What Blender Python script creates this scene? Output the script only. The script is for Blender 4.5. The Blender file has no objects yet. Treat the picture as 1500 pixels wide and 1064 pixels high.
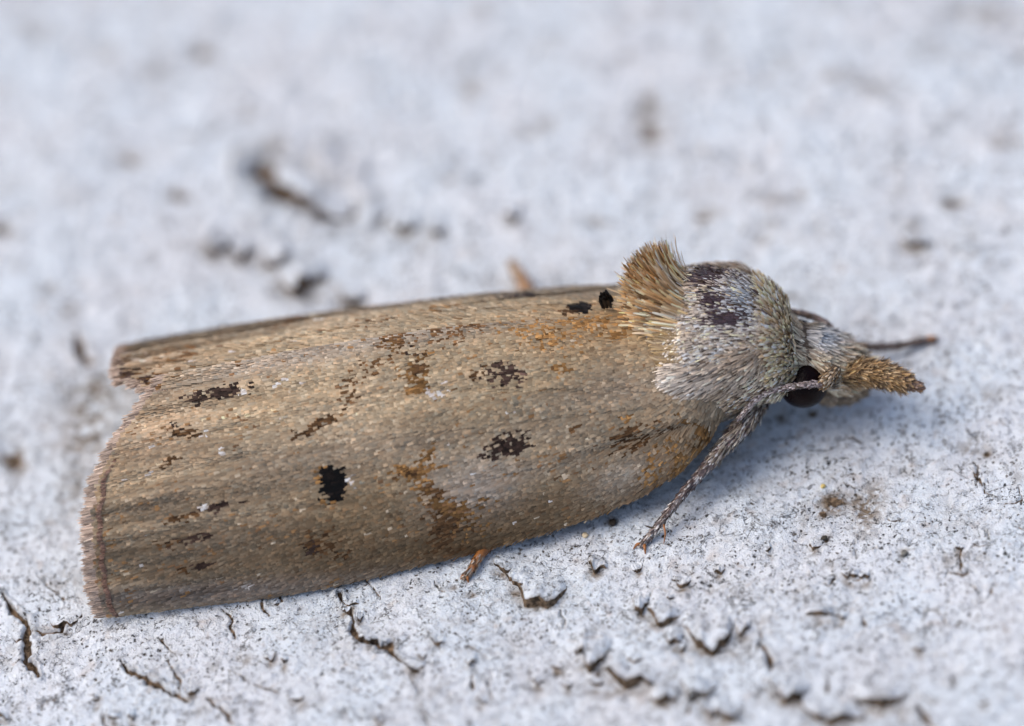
import bpy, math
import numpy as np
from mathutils import Matrix, Vector

S = bpy.context.scene
C = S.collection
rng = np.random.default_rng(11)
S.unit_settings.system = 'METRIC'
S.unit_settings.scale_length = 0.001          # 1 unit = 1 mm: the moth is about 12 mm long

# ------------------------------------------------------------------ camera
ELEV, ROLL, DIST = math.radians(48), math.radians(8.5), 200.0
FOCAL = -2.72                                  # depth of the sharp plane, measured from the origin
sE, cE = math.sin(ELEV), math.cos(ELEV)
sR, cR = math.sin(ROLL), math.cos(ROLL)
fwd = np.array([0, cE, -sE]); up0 = np.array([0, sE, cE]); rt0 = np.array([1.0, 0, 0])
right = cR * rt0 - sR * up0
upv = sR * rt0 + cR * up0
camloc = -fwd * DIST
cd = bpy.data.cameras.new('camera')
cam = bpy.data.objects.new('camera', cd); C.objects.link(cam)
M = Matrix.Identity(4)
for i in range(3):
    M[i][0] = right[i]; M[i][1] = upv[i]; M[i][2] = -fwd[i]; M[i][3] = camloc[i]
cam.matrix_world = M
FD = DIST + FOCAL
cd.sensor_width = 36
cd.lens = 36 * FD / 15.0
cd.clip_start = 1; cd.clip_end = 2000
cd.dof.use_dof = True
cd.dof.focus_distance = FD
cd.dof.aperture_fstop = cd.lens * 1e-3 / (2 * 0.027 * DIST)
cd.dof.aperture_blades = 0
S.camera = cam

# ------------------------------------------------------------------ light
SUN_EL, SUN_AZ = math.radians(58), math.radians(-82)   # azimuth from +Y towards +X
w = bpy.data.worlds.new("World"); S.world = w; w.use_nodes = True
nt = w.node_tree
bg = nt.nodes['Background']
sky = nt.nodes.new('ShaderNodeTexSky'); sky.sky_type = 'NISHITA'; sky.sun_disc = False
sky.sun_elevation = SUN_EL; sky.sun_rotation = SUN_AZ
sky.air_density = 1.0; sky.dust_density = 5.0; sky.ozone_density = 0.6
nt.links.new(sky.outputs[0], bg.inputs[0]); bg.inputs[1].default_value = 0.15
sd = bpy.data.lights.new('sun', 'SUN'); sd.energy = 1.1; sd.angle = math.radians(60); sd.color = (1, .93, .84)
so = bpy.data.objects.new('sun', sd); C.objects.link(so)
sv = Vector((math.sin(SUN_AZ) * math.cos(SUN_EL), math.cos(SUN_AZ) * math.cos(SUN_EL), math.sin(SUN_EL)))
so.rotation_euler = (-sv).to_track_quat('-Z', 'Y').to_euler(); so.location = sv * 60
S.view_settings.view_transform = 'Standard'; S.view_settings.look = 'None'
S.view_settings.exposure = 0.0; S.view_settings.gamma = 1

# ------------------------------------------------------------------ helpers
def at(px, py, z=0.0):
    """point of the level z that the photograph shows at pixel px, py"""
    k = 15.0 / 1500 / FD
    d = fwd + right * ((px - 750) * k) + upv * ((532 - py) * k)
    t = (z - camloc[2]) / d[2]
    return camloc + d * t
def pt(px, py, dep):
    """point at a given depth behind the origin's plane"""
    k = 15.0 / 1500 / FD
    d = fwd + right * ((px - 750) * k) + upv * ((532 - py) * k)
    return camloc + d * (DIST + dep)
def xv(px, py):
    u, q = (px - 750) / 100, (532 - py) / 100
    return u * cR + q * sR, -u * sR + q * cR
def hsh(ix, iy, seed):
    h = (ix.astype(np.int64) * 374761393 + iy.astype(np.int64) * 668265263 + seed * 1442695041) & 0xffffffff
    h = ((h ^ (h >> 13)) * 1274126177) & 0xffffffff
    return ((h ^ (h >> 16)) & 0xffff) / 65535.0
def vnoise(x, y, seed=0):
    x = np.asarray(x, float); y = np.asarray(y, float)
    ix = np.floor(x); iy = np.floor(y); fx = x - ix; fy = y - iy
    fx = fx * fx * (3 - 2 * fx); fy = fy * fy * (3 - 2 * fy)
    a = hsh(ix, iy, seed); b = hsh(ix + 1, iy, seed); c = hsh(ix, iy + 1, seed); d = hsh(ix + 1, iy + 1, seed)
    return (a * (1 - fx) + b * fx) * (1 - fy) + (c * (1 - fx) + d * fx) * fy
def fbm(x, y, o=4, seed=0):
    r = 0; am = .5; x = np.asarray(x, float); y = np.asarray(y, float)
    for k in range(o):
        r = r + am * (vnoise(x, y, seed + k) - .5); x = x * 2.03 + 3.1; y = y * 2.03 + 1.7; am *= .5
    return r
def sstep(a, b, x):
    t = np.clip((x - a) / (b - a), 0, 1); return t * t * (3 - 2 * t)
def norm(v):
    return v / np.maximum(np.linalg.norm(v, axis=-1, keepdims=True), 1e-9)
def mesh_np(name, V, F, mat, parent=None, smooth=True, attrs=None, col=None):
    me = bpy.data.meshes.new(name)
    V = np.ascontiguousarray(V, np.float32); F = np.ascontiguousarray(F, np.int32)
    n = F.shape[1]
    me.vertices.add(len(V)); me.vertices.foreach_set('co', V.ravel())
    me.loops.add(F.size); me.loops.foreach_set('vertex_index', F.ravel())
    me.polygons.add(len(F)); me.polygons.foreach_set('loop_start', np.arange(0, F.size, n, dtype=np.int32))
    me.polygons.foreach_set('loop_total', np.full(len(F), n, np.int32))
    me.update(calc_edges=True)
    me.polygons.foreach_set('use_smooth', np.full(len(F), smooth))
    for k, a in (attrs or {}).items():
        at_ = me.attributes.new(k, 'FLOAT', 'POINT'); at_.data.foreach_set('value', np.ascontiguousarray(a, np.float32))
    if col is not None:
        at_ = me.attributes.new('Col', 'FLOAT_COLOR', 'POINT')
        c4 = np.ones((len(V), 4), np.float32); c4[:, :3] = col
        at_.data.foreach_set('color', c4.ravel())
    me.materials.append(mat)
    o = bpy.data.objects.new(name, me); C.objects.link(o)
    if parent: o.parent = parent
    return o
def grid_faces(a, b, wrap=False):
    i = np.arange(a - 1)[:, None]; j = np.arange(b if wrap else b - 1)[None, :]
    j2 = (j + 1) % b
    return np.stack([i * b + j, i * b + j2, (i + 1) * b + j2, (i + 1) * b + j], -1).reshape(-1, 4)

# ------------------------------------------------------------------ materials
def newmat(name):
    m = bpy.data.materials.new(name); m.use_nodes = True
    return m, m.node_tree, m.node_tree.nodes['Principled BSDF']
def simple(name, col, rough=.6, spec=.5, noise=0, scale=8):
    m, t, b = newmat(name)
    b.inputs['Base Color'].default_value = (*col, 1); b.inputs['Roughness'].default_value = rough
    b.inputs['Specular IOR Level'].default_value = spec
    if noise:
        g = t.nodes.new('ShaderNodeNewGeometry'); n = t.nodes.new('ShaderNodeTexNoise'); n.inputs['Scale'].default_value = scale
        n.inputs['Detail'].default_value = 4
        t.links.new(g.outputs['Position'], n.inputs['Vector'])
        r = t.nodes.new('ShaderNodeValToRGB')
        r.color_ramp.elements[0].position = .35; r.color_ramp.elements[1].position = .65
        r.color_ramp.elements[0].color = tuple(c * (1 - noise) for c in col) + (1,)
        r.color_ramp.elements[1].color = tuple(min(1, c * (1 + noise)) for c in col) + (1,)
        t.links.new(n.outputs[0], r.inputs[0]); t.links.new(r.outputs[0], b.inputs['Base Color'])
    return m
def scale_mat(name, rough, spec, film=0):
    m, t, b = newmat(name)
    a = t.nodes.new('ShaderNodeAttribute'); a.attribute_name = 'Col'
    t.links.new(a.outputs['Color'], b.inputs['Base Color'])
    b.inputs['Roughness'].default_value = rough; b.inputs['Specular IOR Level'].default_value = spec
    if film:
        b.inputs['Thin Film Thickness'].default_value = film; b.inputs['Thin Film IOR'].default_value = 1.45
    return m
WING_M = scale_mat('wing_scale', .5, .16)
BODY_M = scale_mat('pearly_body_scale', .22, 1.0, 0)
HAIR_M = scale_mat('hair_scale', .42, .5)
SKIN_M = simple('brown_cuticle', (.075, .055, .04), .6, .3, .3, 9)
MEMB_M = simple('wing_membrane', (.19, .145, .10), .7, .2, .2, 6)
EYE_M = simple('dark_red_eye', (.007, .002, .002), .10, .12)
AMBER_M = simple('amber_cuticle', (.30, .12, .035), .4, .5, .3, 14)

_t = EYE_M.node_tree
_g = _t.nodes.new('ShaderNodeNewGeometry'); _v = _t.nodes.new('ShaderNodeTexVoronoi'); _v.inputs['Scale'].default_value = 34
_b = _t.nodes.new('ShaderNodeBump'); _b.inputs['Strength'].default_value = .35; _b.inputs['Distance'].default_value = .02; _b.invert = True
_t.links.new(_g.outputs['Position'], _v.inputs['Vector']); _t.links.new(_v.outputs['Distance'], _b.inputs['Height']); _t.links.new(_b.outputs[0], _t.nodes['Principled BSDF'].inputs['Normal'])
def bark_material():
    m, t, b = newmat('white_crusted_bark')
    N = t.nodes; L = t.links
    g = N.new('ShaderNodeNewGeometry'); pos = g.outputs['Position']
    def noise(sc, det=3, dist=0, rough=.5, off=0):
        n = N.new('ShaderNodeTexNoise'); n.inputs['Scale'].default_value = sc; n.inputs['Detail'].default_value = det
        n.inputs['Distortion'].default_value = dist; n.inputs['Roughness'].default_value = rough
        if off:
            v = N.new('ShaderNodeVectorMath'); v.operation = 'ADD'; v.inputs[1].default_value = (off, off * .7, 0)
            L.new(pos, v.inputs[0]); L.new(v.outputs[0], n.inputs['Vector'])
        else: L.new(pos, n.inputs['Vector'])
        return n.outputs[0]
    def mth(op, a, b_=None, c=None):
        n = N.new('ShaderNodeMath'); n.operation = op
        for i, v in enumerate((a, b_, c)):
            if v is None: continue
            if isinstance(v, (int, float)): n.inputs[i].default_value = v
            else: L.new(v, n.inputs[i])
        return n.outputs[0]
    def ss(v, a, b_, lo=0, hi=1):
        n = N.new('ShaderNodeMapRange'); n.interpolation_type = 'SMOOTHSTEP'
        for i, q in enumerate((v, a, b_, lo, hi)):
            if isinstance(q, (int, float)): n.inputs[i].default_value = q
            else: L.new(q, n.inputs[i])
        return n.outputs[0]
    def mix(f, a, b_):
        n = N.new('ShaderNodeMix'); n.data_type = 'RGBA'
        if isinstance(f, (int, float)): n.inputs[0].default_value = f
        else: L.new(f, n.inputs[0])
        for i, q in ((6, a), (7, b_)):
            if isinstance(q, tuple): n.inputs[i].default_value = (*q, 1)
            else: L.new(q, n.inputs[i])
        return n.outputs[2]
    def attr(k):
        a = N.new('ShaderNodeAttribute'); a.attribute_name = k; return a.outputs['Fac']
    big = noise(.55, 3); mid = noise(1.9, 4, .4); fine = noise(9, 4, .3)
    c = mix(ss(big, .35, .65), (.72, .81, .91), (.735, .785, .86))
    c = mix(ss(mid, .54, .74, 0, .38), c, (.46, .48, .52))
    c = mix(ss(noise(3.3, 3, .5, .5, 13), .58, .75, 0, .45), c, (.52, .44, .39))
    c = mix(ss(fine, .54, .70, 0, .45), c, (.40, .41, .44))
    c = mix(ss(noise(4.2, 4, .5, .6, 61), .53, .68, 0, .30), c, (.42, .43, .46))
    c = mix(ss(fine, .47, .30, 0, .5), c, (.80, .86, .91))
    # threads and dots of dark lichen
    clus = ss(noise(1.3, 3, .3, .5, 41), .36, .62)
    th = mth('ABSOLUTE', mth('SUBTRACT', noise(10.5, 2, 1.4, .5, 7), .5))
    brk = ss(noise(7, 2, 0, .5, 23), .50, .58)
    thread = mth('MULTIPLY', ss(th, .026, .008), mth('MULTIPLY', brk, mth('MULTIPLY_ADD', clus, .75, .4)))
    vor = N.new('ShaderNodeTexVoronoi'); vor.inputs['Scale'].default_value = 9.0
    wv = N.new('ShaderNodeVectorMath'); wv.operation = 'ADD'
    nz = N.new('ShaderNodeTexNoise'); nz.inputs['Scale'].default_value = 16; nz.inputs['Detail'].default_value = 2
    L.new(pos, nz.inputs['Vector'])
    sc = N.new('ShaderNodeVectorMath'); sc.operation = 'SCALE'; sc.inputs['Scale'].default_value = .11
    L.new(nz.outputs['Color'], sc.inputs[0]); L.new(pos, wv.inputs[0]); L.new(sc.outputs[0], wv.inputs[1])
    L.new(wv.outputs[0], vor.inputs['Vector'])
    vo2 = N.new('ShaderNodeTexVoronoi'); vo2.inputs['Scale'].default_value = 17.0; L.new(wv.outputs[0], vo2.inputs['Vector'])
    sp2 = N.new('ShaderNodeSeparateColor'); L.new(vo2.outputs['Color'], sp2.inputs[0])
    sp = N.new('ShaderNodeSeparateColor'); L.new(vor.outputs['Color'], sp.inputs[0])
    rad = ss(sp.outputs[0], .45, 1.0, 0.0, .26)
    dot = mth('MULTIPLY', ss(mth('SUBTRACT', vor.outputs['Distance'], rad), .05, -.05), ss(sp.outputs[0], .45, .55))
    dot = mth('MULTIPLY', dot, mth('MULTIPLY_ADD', clus, .65, .4))
    dt2 = mth('MULTIPLY', ss(mth('SUBTRACT', vo2.outputs['Distance'], ss(sp2.outputs[0], .55, 1.0, 0.0, .36)), .08, -.08), ss(sp2.outputs[0], .55, .65))
    dt2 = mth('MULTIPLY', dt2, mth('MULTIPLY_ADD', clus, .6, .5))
    dark = mth('MINIMUM', 1, mth('ADD', mth('MULTIPLY', dt2, .9), mth('ADD', mth('MULTIPLY', thread, .9), mth('MULTIPLY', dot, .9))))
    ve = N.new('ShaderNodeTexVoronoi'); ve.feature = 'DISTANCE_TO_EDGE'; ve.inputs['Scale'].default_value = 1.35
    nz2 = N.new('ShaderNodeTexNoise'); nz2.inputs['Scale'].default_value = 2.2; nz2.inputs['Detail'].default_value = 5; nz2.inputs['Roughness'].default_value = .65
    L.new(pos, nz2.inputs['Vector'])
    sc2 = N.new('ShaderNodeVectorMath'); sc2.operation = 'SCALE'; sc2.inputs['Scale'].default_value = .9; L.new(nz2.outputs['Color'], sc2.inputs[0])
    av2 = N.new('ShaderNodeVectorMath'); av2.operation = 'ADD'; L.new(pos, av2.inputs[0]); L.new(sc2.outputs[0], av2.inputs[1]); L.new(av2.outputs[0], ve.inputs['Vector'])
    hair = mth('MULTIPLY', ss(ve.outputs['Distance'], .016, .005), ss(noise(1.9, 4, .3, .6, 88), .50, .58))
    dark = mth('MAXIMUM', dark, mth('MULTIPLY', hair, .8))
    speck = mix(ss(sp.outputs[1], .3, .8), (.035, .034, .034), (.085, .065, .045))
    stain_shade = attr('stain_shade')
    st = mth('MULTIPLY', stain_shade, ss(noise(6, 4, .6, .6, 3), .34, .60))
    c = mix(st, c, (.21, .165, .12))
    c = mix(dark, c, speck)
    ex = attr('exposed')
    exc = mix(ss(noise(11, 4, .4), .38, .66), (.06, .042, .028), (.27, .19, .125))
    exm = ss(mth('ADD', ex, mth('MULTIPLY', mth('SUBTRACT', noise(13, 4), .5), 1.1)), .30, .70)
    c = mix(exm, c, exc)
    L.new(c, b.inputs['Base Color'])
    b.inputs['Roughness'].default_value = .85; b.inputs['Specular IOR Level'].default_value = .25
    hgt = mth('ADD', mth('MULTIPLY', fine, .6), mth('MULTIPLY', noise(30, 4, .4), .5))
    hgt = mth('SUBTRACT', hgt, mth('MULTIPLY', dark, .5))
    bm = N.new('ShaderNodeBump'); bm.inputs['Strength'].default_value = 1.0; bm.inputs['Distance'].default_value = .06
    L.new(hgt, bm.inputs['Height']); L.new(bm.outputs[0], b.inputs['Normal'])
    return m
BARK_M = bark_material()

# ------------------------------------------------------------------ bark surface
def base_h(x, y):
    return .22 * fbm(x * .35, y * .35, 3, 5) + .10 * fbm(x * 1.3, y * 1.3, 3, 17) + .075 * fbm(x * 5, y * 5, 4, 29)
CRACKS = [  # pixels along the crack, width, depth, strength of the brown
    ([(2, 868), (18, 892), (32, 906), (42, 915), (38, 935), (41, 952), (38, 966), (48, 978), (56, 990)], 8, .14, 1),
    ([(42, 932), (25, 936), (20, 932)], 4, .06, .8), ([(46, 922), (62, 928), (88, 922), (97, 908), (92, 892)], 4, .06, .75),
    ([(176, 968), (188, 984), (205, 992), (218, 1000), (236, 1008), (250, 1018), (262, 1022), (276, 1030)], 7, .12, 1),
    ([(246, 968), (258, 986), (264, 998), (262, 1020)], 3, .05, .8), ([(304, 1024), (318, 1036), (332, 1046), (342, 1066)], 5, .08, .9),
    ([(496, 868), (506, 888), (516, 906), (520, 930), (532, 940), (548, 944), (556, 950), (570, 946), (574, 960), (590, 972), (604, 980), (614, 986)], 7, .12, 1),
    ([(384, 880), (386, 892), (394, 904)], 4, .05, .8), ([(536, 850), (548, 864), (558, 876)], 3, .04, .7), ([(232, 938), (244, 948), (252, 958)], 3, .05, .8),
    ([(54, 1036), (68, 1026), (84, 1022)], 3, .05, .7), ([(50, 836), (74, 860), (96, 880), (118, 906)], 5, .06, .55), ([(148, 1044), (156, 1064)], 4, .06, .9),
    ([(342, 985), (362, 1002)], 3, .04, .6), ([(692, 985), (694, 1010)], 4, .05, .7), ([(628, 930), (640, 945), (650, 955)], 3, .04, .6),
    ([(1114, 945), (1124, 962), (1132, 985), (1140, 1005), (1160, 1022), (1172, 1024)], 9, .10, .9),
    ([(384, 250), (405, 258), (425, 270), (450, 284), (470, 294), (504, 308)], 52, .3, 1.0),
    ([(1345, 1035), (1356, 1052), (1366, 1066)], 7, .07, .8), ([(113, 490), (118, 520), (135, 532)], 12, .10, .8),
    ([(880, 978), (872, 992)], 5, .06, .8), ([(668, 790), (676, 800)], 4, .04, .6),
    ([(610, 1040), (622, 1052), (630, 1066)], 3, .04, .6), ([(820, 892), (828, 906), (826, 918)], 3, .04, .6), ([(1262, 905), (1270, 915)], 5, .05, .8),
]
STAINS_SHADE = [  # px, py, half width, half height, strength, depth of a pit
    (295, 76, 26, 14, .75, .08), (690, 126, 22, 15, .55, .03), (948, 160, 17, 24, .6, .05), (952, 195, 22, 22, .75, .06), (1478, 210, 26, 16, .6, .04),
    (1392, 296, 22, 11, .7, .05), (1030, 320, 17, 7, .8, .03), (186, 234, 20, 12, .7, .07), (260, 284, 16, 9, .75, .06), (5, 336, 16, 12, .8, .06),
    (74, 422, 18, 12, .5, .04), (100, 452, 14, 10, .5, .04), (1340, 360, 30, 12, .45, .03), (1168, 284, 12, 9, .5, .03), (660, 262, 16, 8, .5, .03), (1280, 130, 34, 18, .3, .02),
    (1440, 20, 60, 18, .35, .02), (55, 45, 26, 16, .3, .02), (22, 672, 20, 30, 1.0, .12), (1130, 435, 40, 10, .3, .02), (1045, 60, 20, 60, .22, .02),
    (400, 215, 30, 18, .4, .03), (240, 95, 22, 30, .22, .02), (870, 325, 14, 8, .5, .03), (1115, 350, 20, 8, .35, .03),
    (1222, 735, 28, 22, 1.0, .02), (1265, 745, 24, 36, .95, .03), (1280, 722, 20, 24, .7, .01), (1205, 752, 12, 10, 1.0, .02), (1210, 790, 9, 8, 1, .03), (1180, 770, 10, 24, .5, 0),
    (1425, 652, 34, 14, .6, .03), (1445, 662, 9, 6, 1, .03), (1440, 580, 30, 14, .4, .03), (1190, 607, 10, 8, 1.1, .03), (1145, 612, 10, 10, .8, .03),
    (1325, 810, 10, 8, 1, .03), (1387, 818, 12, 12, .5, .01), (1430, 665, 60, 20, .2, 0), (1120, 800, 30, 14, .2, 0), (1330, 690, 24, 10, .3, .0),
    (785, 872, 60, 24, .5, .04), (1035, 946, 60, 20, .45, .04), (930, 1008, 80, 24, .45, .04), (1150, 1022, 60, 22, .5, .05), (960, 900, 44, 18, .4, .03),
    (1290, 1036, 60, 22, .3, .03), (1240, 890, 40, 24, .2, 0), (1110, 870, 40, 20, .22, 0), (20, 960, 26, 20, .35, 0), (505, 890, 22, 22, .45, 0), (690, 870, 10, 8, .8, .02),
    (665, 862, 8, 6, .7, .02), (720, 912, 12, 6, .5, .01), (898, 768, 8, 8, 1.1, .03), (1490, 700, 20, 20, .3, 0), (1250, 1050, 80, 20, .25, .03), (770, 1000, 14, 8, .45, .02),
    (128, 620, 52, 70, .80, .08), (112, 715, 34, 44, .6, .03), (150, 570, 44, 26, .95, .06), (500, 935, 60, 40, .22, 0), (60, 940, 50, 40, .3, 0), (230, 1000, 60, 26, .25, 0), (1400, 760, 60, 40, .2, 0), (1060, 860, 50, 20, .25, 0), (1180, 880, 40, 24, .3, 0), (760, 940, 60, 30, .2, 0), (1330, 930, 50, 20, .22, 0), (640, 1020, 50, 26, .22, 0), (440, 290, 70, 26, .3, 0),  # first three paint the brownish shade left of the tail
    (90, 850, 40, 24, .35, .03), (160, 920, 20, 8, .3, .02), (440, 415, 60, 22, .35, .03), (350, 370, 70, 18, .3, .02), (595, 335, 50, 12, .3, .02), (515, 440, 24, 8, .9, .08),
]
FLAKES = [  # tip pixel, half width, length, height, turn (degrees, + = tip swings right)
    (790, 880, 36, 52, .20, 6), (755, 862, 22, 44, .15, 20), (738, 836, 16, 30, .10, 10), (872, 836, 14, 26, .12, 15), (966, 908, 26, 42, .16, 25), (938, 892, 13, 34, .11, 5),
    (1040, 948, 36, 60, .20, 0), (985, 944, 14, 28, .10, 5), (1088, 930, 11, 22, .09, 0), (864, 972, 27, 62, .19, 6), (918, 1000, 42, 40, .17, 18), (975, 1030, 21, 36, .14, 0),
    (1020, 1026, 24, 44, .15, 10), (1064, 1056, 24, 40, .14, 0), (1200, 906, 19, 22, .13, 0), (1230, 908, 9, 26, .07, 20), (1152, 1024, 30, 44, .16, 15), (1290, 1034, 44, 40, .13, 0),
    (1216, 1056, 42, 40, .14, 5), (1040, 1050, 14, 24, .1, 0), (1245, 845, 13, 18, .08, 0), (445, 300, 60, 46, .20, 27), (312, 366, 22, 44, .20, 18), (352, 376, 18, 38, .17, 8),
    (402, 386, 22, 44, .22, 6), (445, 428, 36, 52, .25, -8), (514, 440, 22, 26, .13, 12), (592, 338, 21, 36, .17, 10), (556, 322, 12, 26, .12, 10), (642, 344, 14, 32, .13, 10),
    (750, 325, 14, 26, .15, 5), (95, 918, 24, 38, .08, 0), (540, 944, 15, 20, .10, 10), (604, 980, 16, 20, .09, 20), (1340, 365, 22, 24, .10, 10),
]
STAINS_SHADE = [(a, b, c, d, min(1.1, e * 1.45) if b < 480 else e, f) for a, b, c, d, e, f in STAINS_SHADE]
r2 = np.random.default_rng(5)
def open_bark(x, y):
    return (y > 905 - .12 * x + (20 if x < 700 else 0) and y > 720 and not (850 < x < 1120 and y < 830)) or (x > 1170 and y > 640)
n_ = 0
while n_ < 46:                                  # small hair cracks and chips all over the foreground
    x_, y_ = r2.uniform(0, 1500), r2.uniform(640, 1064)
    if not open_bark(x_, y_): continue
    n_ += 1
    a_ = r2.normal(1.0, .6); pts = [(x_, y_)]
    for q_ in range(r2.integers(2, 6)):
        a_ += r2.normal(0, .5); l_ = r2.uniform(6, 14); pts.append((pts[-1][0] + l_ * math.cos(a_), pts[-1][1] + l_ * math.sin(a_)))
    CRACKS.append((pts, r2.uniform(1.6, 3.6), r2.uniform(.03, .07), r2.uniform(.55, .9)))
n_ = 0
while n_ < 34:
    x_, y_ = r2.uniform(0, 1500), r2.uniform(640, 1064)
    if not open_bark(x_, y_): continue
    n_ += 1
    FLAKES.append((x_, y_, r2.uniform(5, 13), r2.uniform(10, 22), r2.uniform(.04, .09), r2.normal(8, 14)))
n_ = 0
while n_ < 60:
    x_, y_ = r2.uniform(0, 1500), r2.uniform(0, 1064)
    if not (open_bark(x_, y_) or y_ < 380): continue
    n_ += 1; g_ = r2.uniform(.6, 1.6)
    STAINS_SHADE.append((x_, y_, 16 * g_, 9 * g_, r2.uniform(.2, .65), r2.uniform(0, .03)))
STAINS_SHADE += [(f[0], f[1] + 5, f[2] * 1.05, 9, .75, .02) for f in FLAKES] + [(f[0], f[1] - 4, f[2] * 1.5, f[3] * .5, .30, 0) for f in FLAKES]
def polyd(x, y, pts):
    d = np.full(x.shape, 1e9); tt = np.zeros(x.shape); n = len(pts) - 1
    for k in range(n):
        a = pts[k][:2]; b_ = pts[k + 1][:2]; e = b_ - a; l2 = (e @ e) + 1e-12
        t = np.clip(((x - a[0]) * e[0] + (y - a[1]) * e[1]) / l2, 0, 1)
        dd = np.hypot(x - a[0] - t * e[0], y - a[1] - t * e[1])
        mk = dd < d; d = np.where(mk, dd, d); tt = np.where(mk, (k + t) / n, tt)
    return d, tt
def bark_fields(x, y):
    h = base_h(x, y); ex = np.zeros_like(h); st = np.zeros_like(h)
    jx = .05 * fbm(x * 9, y * 9, 2, 71) * 2; jy = .05 * fbm(x * 9, y * 9, 2, 93) * 2
    for px, wd, dp, sg in CRACKS:
        P = [at(a, b_) for a, b_ in px]
        lo = np.min(P, 0) - .5; hi = np.max(P, 0) + .5
        mk = (x > lo[0]) & (x < hi[0]) & (y > lo[1]) & (y < hi[1])
        if not mk.any(): continue
        d, t = polyd(x[mk] + jx[mk], y[mk] + jy[mk], P)
        wv = wd * .0085 * (.35 + .65 * np.sin(np.clip(t, .04, .96) * math.pi) ** .6) * (.6 + .9 * vnoise(t * len(px) * 2.3, t * 0, int(px[0][0])))
        f = 1 - sstep(wv * .35, wv, d)
        dp = dp * .7
        h[mk] += -dp * f + dp * .45 * np.exp(-((d - wv * 1.5) / (wv * .8)) ** 2)
        ex[mk] = np.maximum(ex[mk], f * sg)
        st[mk] = np.maximum(st[mk], .35 * sg * np.exp(-(d / (wv * 2.0)) ** 2))
    for px, py, rx, ry, sg, dp in STAINS_SHADE:
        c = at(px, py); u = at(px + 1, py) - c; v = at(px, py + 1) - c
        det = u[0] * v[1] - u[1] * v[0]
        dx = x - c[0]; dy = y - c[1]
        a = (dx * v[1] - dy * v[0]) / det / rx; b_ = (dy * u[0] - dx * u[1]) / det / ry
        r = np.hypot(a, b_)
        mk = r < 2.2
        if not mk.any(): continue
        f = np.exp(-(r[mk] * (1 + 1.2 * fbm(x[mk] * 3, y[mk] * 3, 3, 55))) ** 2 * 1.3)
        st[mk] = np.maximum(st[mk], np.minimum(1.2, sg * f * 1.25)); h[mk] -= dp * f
        if sg > .95: ex[mk] = np.maximum(ex[mk], .85 * f ** 2)
    return h, ex, st
def spaced(*segs):
    out = []
    for a, b_, st in segs: out.append(np.arange(a, b_ - 1e-6, st))
    return np.concatenate(out + [[segs[-1][1]]])
gx = spaced((-60, -12, 2.0), (-12, -8.4, .1), (-8.4, 8.4, .021), (8.4, 12, .1), (12, 60, 2.0))
gy = spaced((-60, -12, 2.0), (-12, -8.6, .06), (-8.6, -1.5, .021), (-1.5, 11, .06), (11, 16, .25), (16, 60, 2.0))
GX, GY = np.meshgrid(gx, gy, indexing='ij')
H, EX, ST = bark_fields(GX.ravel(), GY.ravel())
bark = mesh_np('bark_ground', np.stack([GX.ravel(), GY.ravel(), H], 1), grid_faces(len(gx), len(gy)), BARK_M, attrs={'exposed': EX, 'stain_shade': ST})
bark['kind'] = 'structure'; bark['label'] = 'white crusted bark with dark specks and cracks under the moth'

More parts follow.
